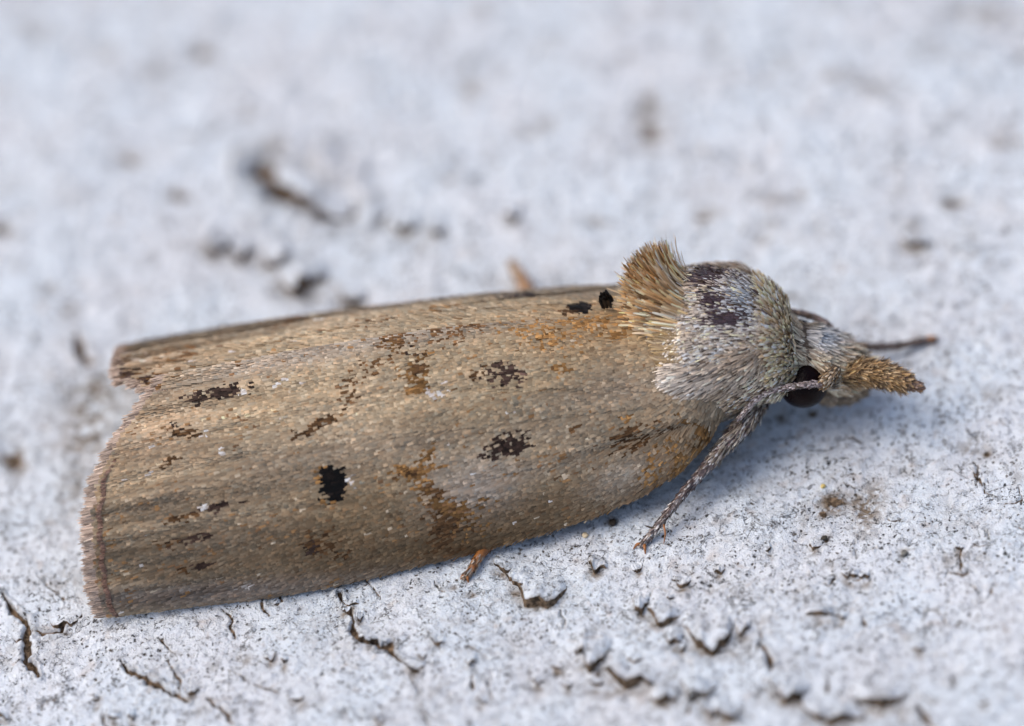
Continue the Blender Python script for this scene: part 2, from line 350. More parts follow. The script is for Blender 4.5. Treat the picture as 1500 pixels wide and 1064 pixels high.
for k, (cx, cy, hw, ln, ht, rot) in enumerate(FLAKES):
    c = at(cx, cy); u = at(cx + 1, cy) - c; v = at(cx, cy + 1) - c
    r = math.radians(-rot); u, v = u * math.cos(r) - v * math.sin(r), v * math.cos(r) + u * math.sin(r)
    NP, NQ = 30, 30
    p = np.linspace(0, 1, NP)[:, None] * np.ones((1, NQ)); q = np.linspace(-1, 1, NQ)[None, :] * np.ones((NP, 1))
    # tongue outline, a lobed tip
    tipcut = .40 * np.abs(q) ** 2.4 + .34 * fbm(q * 2.1 + k * 7, p * 0 + k, 3, 7) * 2
    pp = p * (1 - tipcut)
    wv = hw * (1 + .25 * fbm(pp * 3 + k, q * 0 + np.sign(q), 2, 31) * 2)
    P = c[None, None, :2] + (q * wv)[..., None] * u[:2] - ((1 - pp) * ln)[..., None] * v[:2]
    lift = .95 * ht * (.3 * p + .7 * sstep(.0, .8, p)) * (1 - np.abs(q) ** 2.6) * (.8 + 1.3 * fbm(q * 2.2 + k * 3, p * .8, 3, 19 + k)) + .10 * fbm(P[..., 0] * 6, P[..., 1] * 6, 3, k) * p * (1 - q ** 4)
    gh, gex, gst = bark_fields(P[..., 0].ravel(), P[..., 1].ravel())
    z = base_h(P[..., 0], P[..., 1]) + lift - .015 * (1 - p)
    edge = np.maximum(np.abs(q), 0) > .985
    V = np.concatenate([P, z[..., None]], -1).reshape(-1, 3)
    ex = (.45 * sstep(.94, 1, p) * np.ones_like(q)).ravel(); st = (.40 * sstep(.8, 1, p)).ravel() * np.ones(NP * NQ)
    # brown broken face below the rim, undercut
    ring = [(i, 0) for i in range(0, NP)] + [(NP - 1, j) for j in range(1, NQ)] + [(i, NQ - 1) for i in range(NP - 2, -1, -1)]
    ri = np.array([i * NQ + j for i, j in ring])
    mid = V[[(NP // 2) * NQ + NQ // 2]][0]
    Vs = []
    for f, dz in ((-.02, .45), (-.08, 1.0), (-.16, 1.3)):
        B = V[ri].copy()
        B[:, :2] += (mid[:2] - B[:, :2]) * (f + .10 * fbm(ri * .35, ri * 0 + f * 40, 2, k)[:, None])
        gz = base_h(B[:, 0], B[:, 1])
        B[:, 2] = B[:, 2] + (gz - .05 - B[:, 2]) * min(dz, 1.0) + .03 * vnoise(ri * .8, ri * 0 + dz, k) * (dz < 1) - (.05 if dz > 1 else 0)
        Vs.append(B)
    nb = len(ri); n0 = len(V)
    F = [grid_faces(NP, NQ)]
    prev = n0 + np.arange(nb)
    for m_ in range(3):
        cur = n0 + (m_ + 1) * nb + np.arange(nb)
        F.append(np.stack([prev[:-1], cur[:-1], cur[1:], prev[1:]], 1)); prev = cur
    V = np.concatenate([V, V[ri]] + Vs); ex = np.concatenate([ex, np.ones(nb * 4)]); st = np.concatenate([st, np.ones(nb * 4)])
    mesh_np('bark_flake', V, np.concatenate(F), BARK_M, bark, attrs={'exposed': ex, 'stain_shade': st})

# ------------------------------------------------------------------ moth
moth = bpy.data.objects.new('moth', None); C.objects.link(moth)
moth['label'] = 'tan and brown moth with black wing spots resting on white bark'
moth['category'] = 'moth'
moth.empty_display_size = .5

def scales(name, P, D, Nn, L, Wd, col, mat, parent, lift=.02, curl=0.0, rows=(0, .55, .9, 1.0), wid=(.75, 1, .85, .4), roll=.15, streak=.20, sink=.008, grad=(.78, 1.12)):
    """flat scales: base point P, direction D of the free end, surface normal Nn"""
    n = len(P); L = np.broadcast_to(L, (n,)); Wd = np.broadcast_to(Wd, (n,)); lift = np.broadcast_to(lift, (n,))
    D = norm(D); Nn = norm(Nn); Sd = norm(np.cross(Nn, D)); Nn = np.cross(D, Sd)
    a = rng.normal(0, roll, n)[:, None]
    Sd2 = Sd * np.cos(a) + Nn * np.sin(a)
    R = len(rows); V = np.zeros((n, R, 2, 3))
    for k, (p, wk) in enumerate(zip(rows, wid)):
        cen = P + D * (L * p)[:, None] + Nn * (-sink + lift * p + curl * L * p * p)[:, None]
        hw = (Wd * wk * .5)[:, None]
        V[:, k, 0] = cen - Sd2 * hw; V[:, k, 1] = cen + Sd2 * hw
    base = (np.arange(n) * R * 2)[:, None]
    F = np.concatenate([base + np.array([2 * k, 2 * k + 2, 2 * k + 3, 2 * k + 1]) for k in range(R - 1)], 1).reshape(-1, 4)
    colv = np.repeat(col, R * 2, 0)
    if streak:
        k_ = np.exp(rng.normal(0, streak, (n, 1, 2))) * np.linspace(grad[0], grad[1], R)[None, :, None]
        colv = np.clip(colv * k_.reshape(-1, 1), .004, .9)
    o = mesh_np(name, V.reshape(-1, 3), F, mat, parent, smooth=False, col=colv)
    o['kind'] = 'stuff'
    return o

# ---- wings: station tables measured across the folded roof of wings
YC = -1.44; NS = 1.6; QS = NS / (NS - 1)
VB = np.array([(-7, -2.82), (-6, -2.84), (-4, -2.88), (-2.4, -2.80), (-.9, -2.66), (.13, -2.53), (.956, -2.40), (1.7, -2.18), (2.24, -1.93), (2.7, -1.55), (2.89, -1.3), (3.1, -1.05)])
ZC = np.array([(-7, .16), (-6, .13), (-4, .10), (-2.4, .12), (-.9, .17), (.13, .24), (.956, .34), (1.7, .48), (2.24, .66), (2.7, .9), (2.89, 1.02), (3.1, 1.15)])
VT = np.array([(-7, 1.05), (-5.7, 1.16), (-4, 1.20), (-2.35, 1.20), (-.34, 1.12), (1.66, .965), (2.4, .88), (3.1, .75)])
def station(X):
    zc = np.interp(X, *ZC.T); vb = np.interp(X, *VB.T); vt = np.interp(X, *VT.T)
    a = YC - (vb - cE * zc) / sE
    g = np.maximum(vt - sE * YC - cE * zc, .3)
    hh = np.maximum(g ** QS - (a * sE) ** QS, .05) ** (1 / QS) / cE
    return a, zc, np.clip(hh, .9, 2.4)
# smooth the height so the apex line runs clean
xs_ = np.linspace(-7, 3.2, 120); hs_ = station(xs_)[2]
ker = np.ones(25) / 25; hs_ = np.convolve(np.pad(hs_, 12, mode='edge'), ker, 'valid')
def section(X, th):
    a, zc, _ = station(X); hh = np.interp(X, xs_, hs_)
    ct, st_ = np.cos(th), np.sin(th)
    e = 2 / NS
    y = YC - a * np.sign(ct) * np.abs(ct) ** e
    z = zc + hh * np.abs(st_) ** e
    return y, z
TERM = np.array([(-2.90, -6.10), (-2.80, -6.32), (-2.55, -6.38), (-2.15, -6.38), (-1.35, -6.33), (-.76, -6.14), (-.21, -5.68), (.317, -5.06), (.6, -4.85)])
NSX, NTX = 260, 150
def make_grid(side):
    """near (side 0) or far (side 1) forewing as a grid: s from root to tip edge, t from front edge to midline"""
    tmax = math.radians(97 if side == 0 else 94)
    th = np.linspace(0, tmax, 400)
    y, z = section(np.full(400, -3.0), th)
    al = np.concatenate([[0], np.cumsum(np.hypot(np.diff(y), np.diff(z)))]); al /= al[-1]
    t = np.linspace(0, 1, NTX); tht = np.interp(t, al, th)
    y6, z6 = section(np.full(NTX, -6.2), tht); v6 = y6 * sE + z6 * cE
    xt = np.interp(v6, *TERM.T)
    xt = xt + .015 * np.sin(t * 60) + .03 * fbm(t * 14, t * 0 + side * 9, 3, 3)
    if side: xt = np.maximum(xt, -5.42 - .22 * sstep(.1, .9, t))
    xf = 3.02 - .45 * t ** 1.2
    s = np.linspace(0, 1, NSX)[:, None]
    X = xf[None] + s * (xt - xf)[None]
    TH = np.broadcast_to(tht, X.shape)
    Y, Z = section(X, TH)
    V = Y * sE + Z * cE
    # veins and folds: shallow grooves and ripples on the wing
    off = .038 * np.sin(t * 2 * math.pi * 8.5 + 1.2 * np.sin(X * .4)) * sstep(-1.5, -6, X)
    off = off + .09 * fbm(X * .55, t[None] * 6 + side * 20, 3, 13)
    for (x0, y0), (x1, y1), wd, dp in (((1045, 612), (840, 668), .09, .09), ((960, 575), (640, 572), .05, .03), ((440, 540), (880, 478), .08, -.02), ((560, 800), (1000, 700), .25, .03), ((150, 775), (520, 700), .08, .03), ((150, 730), (400, 660), .07, .025), ((300, 606), (900, 520), .05, -.022), ((230, 700), (760, 622), .05, -.022), ((300, 770), (900, 690), .05, -.022), ((420, 660), (1010, 590), .035, .022), ((520, 745), (960, 650), .04, .022)):
        A = xv(x0, y0); B = xv(x1, y1); ex_, ey_ = B[0] - A[0], B[1] - A[1]; l2 = ex_ ** 2 + ey_ ** 2
        q = np.clip(((X - A[0]) * ex_ + (V - A[1]) * ey_) / l2, 0, 1)
        d = np.hypot(X - A[0] - q * ex_, V - A[1] - q * ey_)
        off = off - dp * np.exp(-(d / wd) ** 2) * np.sin(np.clip(q, .02, .98) * math.pi) ** .5
    P = np.stack([X, Y, Z], -1)
    Nn = norm(np.cross(np.gradient(P, axis=1), np.gradient(P, axis=0)))
    if Nn[NSX // 2, NTX // 2, 1] > 0: Nn = -Nn
    P = P + Nn * (off - (.045 if side else 0))[..., None]
    if side:
        P = P * np.array([1, -1, 1]) + np.array([0, 2 * YC, 0]); Nn = Nn * np.array([1, -1, 1])
    return P, Nn, t
def gsample(A, s, t):
    i = np.clip(s * (NSX - 1), 0, NSX - 1.001); j = np.clip(t * (NTX - 1), 0, NTX - 1.001)
    i0 = i.astype(int); j0 = j.astype(int); fi = (i - i0)[:, None]; fj = (j - j0)[:, None]
    return (A[i0, j0] * (1 - fj) + A[i0, j0 + 1] * fj) * (1 - fi) + (A[i0 + 1, j0] * (1 - fj) + A[i0 + 1, j0 + 1] * fj) * fi

TAN = np.array([.58, .435, .255]); GREY = np.array([.42, .335, .235]); LILAC = np.array([.53, .445, .365]); OCHRE = np.array([.37, .20, .075]); CREAM = np.array([.76, .62, .44])
BROWN = np.array([.16, .085, .038]); DARK = np.array([.045, .028, .022]); BLACK = np.array([.010, .007, .006]); WHITE = np.array([.80, .74, .70])
def soft(v, cx, cy, rx, ry, ang=0.0):
    """elliptic mark round a photo pixel, in the wing's own plane coordinates"""
    X, V = v; a = xv(cx, cy); r = math.radians(ang) - ROLL
    dx = (X - a[0]) * 100; dy = -(V - a[1]) * 100
    # back to the photograph's axes
    ux = dx * cR + dy * sR; uy = -dx * sR + dy * cR
    r = math.radians(ang)
    q = np.hypot((ux * math.cos(r) + uy * math.sin(r)) / rx, (-ux * math.sin(r) + uy * math.cos(r)) / ry)
    return np.exp(-q ** 2 * .9), q
BROAD = [  # broad tints, the lower dark ones also painting in shade: px, py, rx, ry, angle, colour, amount
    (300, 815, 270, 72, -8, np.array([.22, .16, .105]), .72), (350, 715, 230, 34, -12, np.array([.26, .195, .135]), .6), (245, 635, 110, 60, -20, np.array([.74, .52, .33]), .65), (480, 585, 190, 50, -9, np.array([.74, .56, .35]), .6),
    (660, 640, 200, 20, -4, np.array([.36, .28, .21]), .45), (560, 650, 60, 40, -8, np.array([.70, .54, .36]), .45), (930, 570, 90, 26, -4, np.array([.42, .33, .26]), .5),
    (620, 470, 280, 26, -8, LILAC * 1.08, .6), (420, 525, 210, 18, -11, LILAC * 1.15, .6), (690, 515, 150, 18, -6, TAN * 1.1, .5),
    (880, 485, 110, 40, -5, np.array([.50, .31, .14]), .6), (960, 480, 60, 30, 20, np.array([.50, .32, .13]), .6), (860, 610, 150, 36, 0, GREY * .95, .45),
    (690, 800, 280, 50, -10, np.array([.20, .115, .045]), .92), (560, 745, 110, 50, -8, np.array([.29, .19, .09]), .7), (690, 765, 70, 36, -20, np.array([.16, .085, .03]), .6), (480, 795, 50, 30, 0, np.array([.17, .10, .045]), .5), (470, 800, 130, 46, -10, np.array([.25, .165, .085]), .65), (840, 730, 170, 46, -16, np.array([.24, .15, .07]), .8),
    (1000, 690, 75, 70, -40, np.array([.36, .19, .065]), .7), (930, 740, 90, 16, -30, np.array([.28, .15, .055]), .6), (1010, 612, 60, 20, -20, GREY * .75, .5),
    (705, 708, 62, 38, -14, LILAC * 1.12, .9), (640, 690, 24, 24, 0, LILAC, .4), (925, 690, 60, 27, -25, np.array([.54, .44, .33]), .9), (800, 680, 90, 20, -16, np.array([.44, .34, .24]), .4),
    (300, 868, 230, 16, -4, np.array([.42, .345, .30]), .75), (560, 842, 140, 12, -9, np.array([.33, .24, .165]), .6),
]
MARKS = [  # px, py, rx, ry, angle, colour, probability at the centre, hardness
    (483, 697, 10, 13, 0, OCHRE, .8, 0), (492, 733, 13, 6, 0, OCHRE * .8, .8, 0), (522, 700, 8, 12, 0, WHITE * .8, .5, 0), (498, 705, 21, 27, -5, BLACK * .6, 1.6, 1),
    (756, 650, 32, 17, -12, DARK * 1.1, .85, 0), (745, 655, 20, 11, -12, DARK * .8, .5, 0), (752, 548, 33, 17, 8, DARK * 1.7, .62, 0), (712, 545, 18, 10, -30, BROWN * .7, .4, 0),
    (325, 575, 46, 8, -10, DARK * 1.2, .85, 0), (340, 572, 24, 8, -6, DARK, .5, 0), (318, 743, 34, 6, -14, DARK * 1.2, .85, 0), (275, 757, 22, 5, -10, BROWN * .7, .6, 0), (295, 789, 30, 6, -12, DARK * 1.2, .75, 0), (255, 797, 14, 5, 0, BROWN * .6, .5, 0),
    (302, 826, 13, 5, -12, DARK * 1.2, .8, 0), (278, 834, 8, 4, 0, BROWN * .6, .5, 0), (472, 622, 38, 6, -30, BROWN * .7, .75, 0), (440, 634, 10, 7, 0, BROWN * .6, .6, 0), (490, 612, 20, 5, -10, BROWN * .6, .5, 0), (262, 674, 16, 7, -20, BROWN * .6, .7, 0), (285, 632, 22, 6, 0, BROWN * .6, .7, 0), (270, 622, 16, 5, 0, DARK, .4, 0),
    (622, 548, 16, 26, 15, OCHRE * .55, .75, 0), (615, 566, 16, 9, 0, OCHRE * .7, .7, 0), (540, 550, 26, 8, -15, BROWN, .5, 0), (520, 575, 14, 12, 30, BROWN, .5, 0), (620, 688, 30, 10, -18, OCHRE * .8, .85, 0), (608, 690, 18, 7, -10, BROWN * .7, .6, 0), (632, 668, 9, 16, 15, OCHRE * .6, .7, 0), (640, 655, 8, 12, 0, OCHRE * .6, .5, 0), (630, 712, 14, 16, -40, OCHRE * .75, .8, 0), (650, 735, 20, 12, 40, OCHRE * .65, .8, 0),
    (668, 760, 34, 24, 20, BROWN * .9, .5, 0), (690, 740, 40, 8, -20, OCHRE * .6, .5, 0), (660, 790, 26, 18, 0, BROWN * .7, .55, 0), (700, 770, 26, 18, 0, OCHRE * .7, .4, 0), (480, 793, 22, 22, 20, BROWN * .7, .6, 0), (466, 800, 10, 12, 0, DARK, .5, 0), (510, 808, 18, 8, 0, BROWN * .6, .5, 0),
    (590, 495, 30, 14, -20, BROWN * 1.1, .55, 0), (585, 505, 14, 8, 0, OCHRE * .6, .5, 0), (680, 480, 40, 12, -10, BROWN * 1.2, .5, 0), (655, 500, 30, 7, -6, BROWN, .35, 0), (620, 512, 18, 6, 0, DARK, .35, 0), (800, 490, 50, 16, 10, OCHRE, .45, 0), (880, 475, 60, 20, 5, OCHRE * .95, .55, 0), (860, 452, 16, 9, -10, BLACK, 1.4, 1), (842, 455, 10, 7, 0, BROWN * .6, .7, 0),
    (832, 540, 16, 8, 0, OCHRE * .9, .5, 0), (816, 536, 10, 6, 0, BROWN, .5, 0), (848, 625, 12, 8, 0, BROWN * .9, .35, 0), (928, 610, 12, 6, 0, OCHRE, .9, 0), (940, 625, 40, 10, -20, BROWN * .9, .45, 0), (930, 645, 26, 18, -25, BROWN * .7, .55, 0), (975, 630, 40, 6, -22, BROWN * .7, .55, 0), (1015, 668, 34, 34, -40, OCHRE * .9, .5, 0), (965, 690, 16, 26, 0, OCHRE, .5, 0), (1030, 620, 26, 6, 35, OCHRE * .5, .9, 0), (1000, 720, 60, 12, -35, BROWN, .45, 0), (950, 740, 60, 10, -28, BROWN * 1.2, .45, 0),
    (648, 722, 16, 10, 45, BROWN, .75, 0), (672, 742, 22, 10, 20, OCHRE * .7, .7, 0), (600, 682, 14, 8, 0, OCHRE * .9, .7, 0), (655, 775, 30, 14, -50, BROWN * .8, .5, 0), (622, 535, 12, 10, 0, BROWN * .6, .7, 0), (602, 545, 12, 8, 0, OCHRE * .7, .5, 0), (560, 530, 40, 6, -14, BROWN, .4, 0), (1040, 640, 18, 22, 0, OCHRE * .6, .5, 0),
    (645, 572, 22, 7, -5, WHITE, .8, 0), (660, 562, 8, 6, 0, WHITE, .6, 0), (312, 742, 7, 5, 0, WHITE, 1, 0), (287, 751, 6, 5, 0, WHITE, 1, 0), (268, 719, 12, 4, -10, WHITE, .6, 0), (370, 571, 6, 4, 0, WHITE, .9, 0), (422, 558, 12, 5, -10, WHITE, .7, 0), (455, 560, 10, 4, 0, WHITE, .6, 0), (308, 632, 6, 5, 0, WHITE, .9, 0), (235, 651, 16, 4, -10, WHITE, .6, 0), (215, 693, 22, 4, -12, WHITE, .5, 0), (345, 517, 10, 6, 0, WHITE, .6, 0), (702, 692, 6, 5, 0, WHITE, .9, 0), (520, 640, 10, 5, 0, WHITE, .5, 0), (760, 600, 10, 6, 0, WHITE, .4, 0), (330, 660, 8, 4, 0, WHITE, .7, 0), (370, 855, 16, 7, 0, WHITE * .9, .5, 0),
    (775, 432, 22, 5, -6, DARK * 1.3, .8, 0), (560, 470, 30, 8, -8, OCHRE, .3, 0), (270, 515, 20, 8, -10, BROWN, .4, 0), (430, 470, 20, 7, -8, BROWN, .4, 0), (470, 463, 14, 6, 0, CREAM, .5, 0), (160, 555, 12, 14, 0, BROWN, .3, 0),
]
FAR_MARKS = [(862, 452, 20, 9, -8, BLACK, 1.5, 1), (842, 456, 12, 6, 0, BROWN * .6, .7, 0), (772, 432, 26, 4, -6, DARK * 1.2, .9, 0), (560, 470, 40, 7, -8, BROWN * 1.6, .35, 0), (270, 515, 26, 10, -10, BROWN * 1.5, .45, 0), (430, 470, 24, 8, -8, BROWN * 1.4, .45, 0), (470, 463, 16, 5, 0, CREAM, .5, 0), (650, 452, 30, 5, -8, OCHRE, .5, 0), (300, 530, 30, 8, -10, GREY * .7, .5, 0), (205, 520, 20, 12, 0, LILAC, .5, 0), (190, 556, 34, 18, 0, DARK * 1.8, .8, 0), (225, 556, 34, 14, 0, BROWN, .5, 0), (178, 520, 14, 30, 0, BROWN * 1.3, .4, 0)]  # dark marks at the tail end paint in the shaded hollow there
def wing_colour(X, V, n, far=None):
    v = (X, V)
    c = np.tile(TAN, (n, 1))
    c = c * (1 + .32 * fbm(X * 1.5, V * 3.5, 3, 201))[:, None]
    g = np.clip(.42 + 1.5 * fbm(X * 1.1, V * 3.2, 3, 77), 0, .85)[:, None]
    c = c * (1 - g) + GREY * g
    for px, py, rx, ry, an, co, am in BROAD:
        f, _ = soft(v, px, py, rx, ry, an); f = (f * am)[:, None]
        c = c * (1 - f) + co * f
    # dark streaks between the veins near the tail
    tail = sstep(-3.0, -6.2, X)
    stk = np.clip(np.sin(V * 9.0 + .6 * np.sin(X)) * .5 + .5, 0, 1) ** 3
    c = c * (1 - .42 * (tail * stk)[:, None])
    c = c * (1 + (.6 + .8 * tail) * fbm(X * .8, V * 11, 3, 411))[:, None]
    # each scale has its own tone
    r = rng.random(n)
    c = c * np.exp(rng.normal(0, .18, n))[:, None] * np.exp(rng.normal(0, .05, n)[:, None] * np.array([1, 0, -1.0])) * .80
    clo = np.clip(.002 + .22 * fbm(X * 2.0, V * 4.0, 3, 310), .002, .12)
    c = np.where((r < clo)[:, None], OCHRE * rng.uniform(.7, 1.25, n)[:, None], c)
    c = np.where(((r > .5) & (r < .5 + clo * .5))[:, None], BROWN * rng.uniform(1.0, 2.0, n)[:, None], c)
    c = np.where((r > .995)[:, None], CREAM * rng.uniform(.7, .95, n)[:, None], c)
    c = np.where((r > .9990)[:, None], WHITE * .9, c)
    lum = c @ np.array([.35, .5, .15]); c = lum[:, None] + (c - lum[:, None]) * .88
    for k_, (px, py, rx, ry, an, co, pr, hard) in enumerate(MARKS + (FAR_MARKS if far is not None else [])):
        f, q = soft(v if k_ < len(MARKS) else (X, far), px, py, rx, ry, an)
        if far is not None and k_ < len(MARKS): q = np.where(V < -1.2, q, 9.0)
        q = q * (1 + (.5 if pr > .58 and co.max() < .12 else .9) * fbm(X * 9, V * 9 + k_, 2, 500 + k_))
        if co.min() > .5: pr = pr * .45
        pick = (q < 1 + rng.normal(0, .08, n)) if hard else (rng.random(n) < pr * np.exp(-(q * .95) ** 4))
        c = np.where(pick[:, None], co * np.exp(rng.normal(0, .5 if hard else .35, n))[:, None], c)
    return np.clip(c, .004, .85)

for side in (0, 1):
    G, GN, tt = make_grid(side)
    wing = mesh_np('forewing', (G - GN * .04).reshape(-1, 3), grid_faces(NSX, NTX), MEMB_M, moth)
    wing['label'] = ('near forewing with black spots, its edge low on the bark', 'far forewing, blurred along the top of the roof')[side]
    md = wing.modifiers.new('thickness', 'SOLIDIFY'); md.thickness = .03; md.offset = 0
    dS = norm(np.gradient(G, axis=0)); dT = norm(np.gradient(G, axis=1))
    # rows of overlapping scales
    step = .072 if side == 0 else .09; across = .033 if side == 0 else .045
    ns = int(9.2 / step); ntn = int(4.75 / across)
    si, ti = np.meshgrid(np.arange(ns), np.arange(ntn), indexing='ij')
    s = (si + .5 * (ti % 2) + rng.normal(0, .13, si.shape)).ravel() / ns
    t = (ti + rng.normal(0, .10, si.shape)).ravel() / ntn
    ok = (s > 0) & (s < 1) & (t > 0) & (t < 1); s = s[ok]; t = t[ok]
    P = gsample(G, s, t); Nn = gsample(GN, s, t); D = norm(gsample(dS, s, t)); T = gsample(dT, s, t)
    n = len(P)
    # scales lean a little outwards in patches
    D = norm(D + T * (-.10 + .5 * fbm(P[:, 0] * 1.2, t * 6, 2, 41) + rng.normal(0, .05, n))[:, None] + Nn * rng.normal(0, .02, n)[:, None])
    ym = P[:, 1] if side == 0 else 2 * YC - P[:, 1]
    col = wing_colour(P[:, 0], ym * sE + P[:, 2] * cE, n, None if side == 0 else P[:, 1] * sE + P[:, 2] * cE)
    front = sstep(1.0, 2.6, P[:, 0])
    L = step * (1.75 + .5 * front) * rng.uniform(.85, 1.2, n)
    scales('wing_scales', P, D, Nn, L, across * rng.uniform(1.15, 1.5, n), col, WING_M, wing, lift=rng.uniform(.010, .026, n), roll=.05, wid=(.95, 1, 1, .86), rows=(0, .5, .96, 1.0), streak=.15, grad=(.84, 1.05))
    # front edge: short bristly scales that stand off the edge
    m = 900
    s = np.sort(rng.random(m)); t = np.abs(rng.normal(0, .006, m)) + .001
    P = gsample(G, s, t); Nn = gsample(GN, s, t); D = gsample(dS, s, t); T = gsample(dT, s, t)
    ym = P[:, 1] if side == 0 else 2 * YC - P[:, 1]
    stand = .35 + .25 * sstep(-4, 0, P[:, 0])
    col = np.where((rng.random(m) < .45)[:, None], np.array([.42, .31, .20]), np.array([.34, .21, .10])) * np.exp(rng.normal(0, .25, m))[:, None]
    scales('edge_bristles', P, D - T * (stand * rng.uniform(.3, 1.2, m))[:, None], Nn - T * .6, rng.uniform(.08, .17, m), .030, col, HAIR_M, wing, lift=.0, roll=.4)
    # fringe along the tail edge: a dark line, then long pale hair scales
    m = 8000
    t = np.sort(rng.random(m)); s = np.full(m, .999)
    P = gsample(G, s, t); Nn = gsample(GN, s, t); D = gsample(dS, s, t); T = gsample(dT, s, t)
    tier = rng.random(m) < .26 * sstep(.75, .5, t) * (1 - side) * .6
    wav = .5 + .5 * np.sin(t * 150)
    L = np.where(tier, rng.uniform(.04, .09, m), rng.uniform(.10, .38, m) * (.8 + .2 * wav))
    col = np.where(tier[:, None], np.array([.20, .115, .085]), np.array([.48, .37, .30])) * np.exp(rng.normal(0, .22, m))[:, None]
    P = P + Nn * np.where(tier, .03, -.005)[:, None]
    scales('wing_fringe', P - D * .05, D + T * rng.normal(0, .10, m)[:, None] - Nn * rng.uniform(-.05, .25, m)[:, None], Nn, L, rng.uniform(.011, .022, m), col, HAIR_M, wing, lift=0, roll=.5)

# ---- body: abdomen, thorax and head as one lofted surface
BODY = np.array([  # x, y, z, radius
    (-5.2, -1.44, .72, .02), (-5.0, -1.44, .72, .25), (-3, -1.44, .9, .7), (0, -1.44, 1.05, .85), (1.5, -1.44, 1.15, .80), (2.0, -1.44, 1.20, .90), (2.25, -1.44, 1.30, 1.08), (2.6, -1.44, 1.38, 1.17), (3.0, -1.45, 1.40, 1.15),
    (3.5, -1.5, 1.41, 1.02), (3.84, -1.55, 1.39, .86), (4.06, -1.62, 1.37, .66), (4.22, -1.70, 1.22, .43), (4.5, -1.77, 1.07, .50), (4.72, -1.78, .95, .43), (4.90, -1.78, .82, .28), (5.0, -1.78, .77, .02)])
def smooth_tab(x):
    xs = np.linspace(-5.2, 5.0, 600)
    out = []
    for k in (1, 2, 3):
        v = np.interp(xs, BODY[:, 0], BODY[:, k])
        sm = np.convolve(np.pad(v, 5, mode='edge'), np.ones(11) / 11, 'valid')
        out.append(np.interp(x, xs, sm))
    return out
def body_pt(x, ph):
    """ph = 0 straight up, + towards the near side"""
    y, z, r = smooth_tab(x)
    rr = r * (1 + .0 * x)
    return np.stack([x, y - rr * np.sin(ph), z + rr * np.cos(ph)], -1)
bx_ = np.concatenate([np.linspace(-5.2, 2, 60), np.linspace(2.05, 5.0, 110)]); bp = np.linspace(0, 2 * math.pi, 72, endpoint=False)
BX, BP = np.meshgrid(bx_, bp, indexing='ij')
body = mesh_np('body', body_pt(BX.ravel(), BP.ravel()), grid_faces(len(bx_), 72, True), SKIN_M, moth)
def body_frame(x, ph):
    P = body_pt(x, ph); e = 1e-3
    dx = norm(body_pt(x + e, ph) - body_pt(x - e, ph)); dp = norm(body_pt(x, ph + e) - body_pt(x, ph - e))
    Nn = norm(np.cross(dp, dx)); y, z, r = smooth_tab(x)
    out = P - np.stack([x, y, z], -1)
    Nn = np.where((np.sum(Nn * out, -1) < 0)[:, None], -Nn, Nn)
    return P, Nn, dx, dp
def px_of(P):
    """pixel measured on the photograph for a point of the body"""
    d = P - camloc; dep = d @ fwd; k = FD * 100 / dep
    return 750 + (d @ right) * k, 532 - (d @ upv) * k
def blob(px, py, cx, cy, rx, ry):
    return np.exp(-(((px - cx) / rx) ** 2 + ((py - cy) / ry) ** 2))
STRAW = np.array([.95, .74, .50]); SILVER = np.array([.66, .59, .52]); SLATE = np.array([.38, .44, .52]); PLUM = np.array([.055, .032, .034]); SAND = np.array([.54, .385, .24])
# thorax scales
m = 15000
x = rng.uniform(2.05, 4.18, m); ph = rng.uniform(-1.9, 2.5, m)
P, Nn, dx, dp = body_frame(x, ph); qx, qy = px_of(P)
col = SAND * .9 + (SILVER - SAND * .9) * np.clip(.5 + 1.8 * fbm(x * 2.2, ph * 2.2, 3, 8), 0, 1)[:, None]
for cx, cy, rx, ry, co, am in ((1095, 440, 46, 46, SLATE, .9), (1060, 530, 60, 40, SILVER, .6), (1010, 420, 40, 40, SAND, .5), (1040, 520, 60, 35, SILVER, .6), (1060, 575, 50, 25, SAND * .9, .6), (1120, 530, 30, 40, STRAW * .8, .4), (1000, 490, 40, 20, SAND * .8, .5)):
    f = (blob(qx, qy, cx, cy, rx, ry) * am)[:, None]; col = col * (1 - f) + co * f
col = col * np.exp(rng.normal(0, .36, m))[:, None]
pick = rng.random(m)
col = np.where((pick < .09)[:, None], STRAW * rng.uniform(.9, 1.2, m)[:, None], col); col = np.where(((pick > .76) & (pick < .90))[:, None], np.array([.13, .09, .06]), col); col = np.where((pick > .93)[:, None], np.array([.84, .87, .90]), col)  # near-white scales paint in glints, dark brown ones the shaded gaps
for cx, cy, rx, ry, pr in ((1052, 400, 26, 12, .75), (1080, 466, 20, 11, .8), (1052, 440, 18, 20, .6), (1135, 432, 12, 12, .6), (1030, 408, 24, 8, .4), (1060, 470, 16, 8, .6), (1095, 405, 14, 8, .3), (1148, 440, 10, 8, .8)):
    pick = rng.random(m) < pr * blob(qx, qy, cx, cy, rx, ry) * 1.5
    col = np.where(pick[:, None], PLUM * rng.uniform(.7, 1.8, m)[:, None], col)
D = -dx + dp * (.30 * np.sin(ph) + 1.0 * fbm(x * 3, ph * 3, 2, 5) + rng.normal(0, .10, m))[:, None] + Nn * rng.uniform(-.03, .05, m)[:, None]
scales('thorax_scales', P, D, Nn, rng.uniform(.10, .18, m), rng.uniform(.016, .036, m), np.clip(col, .01, .9), BODY_M, body, lift=.020, roll=.3, curl=-.01)

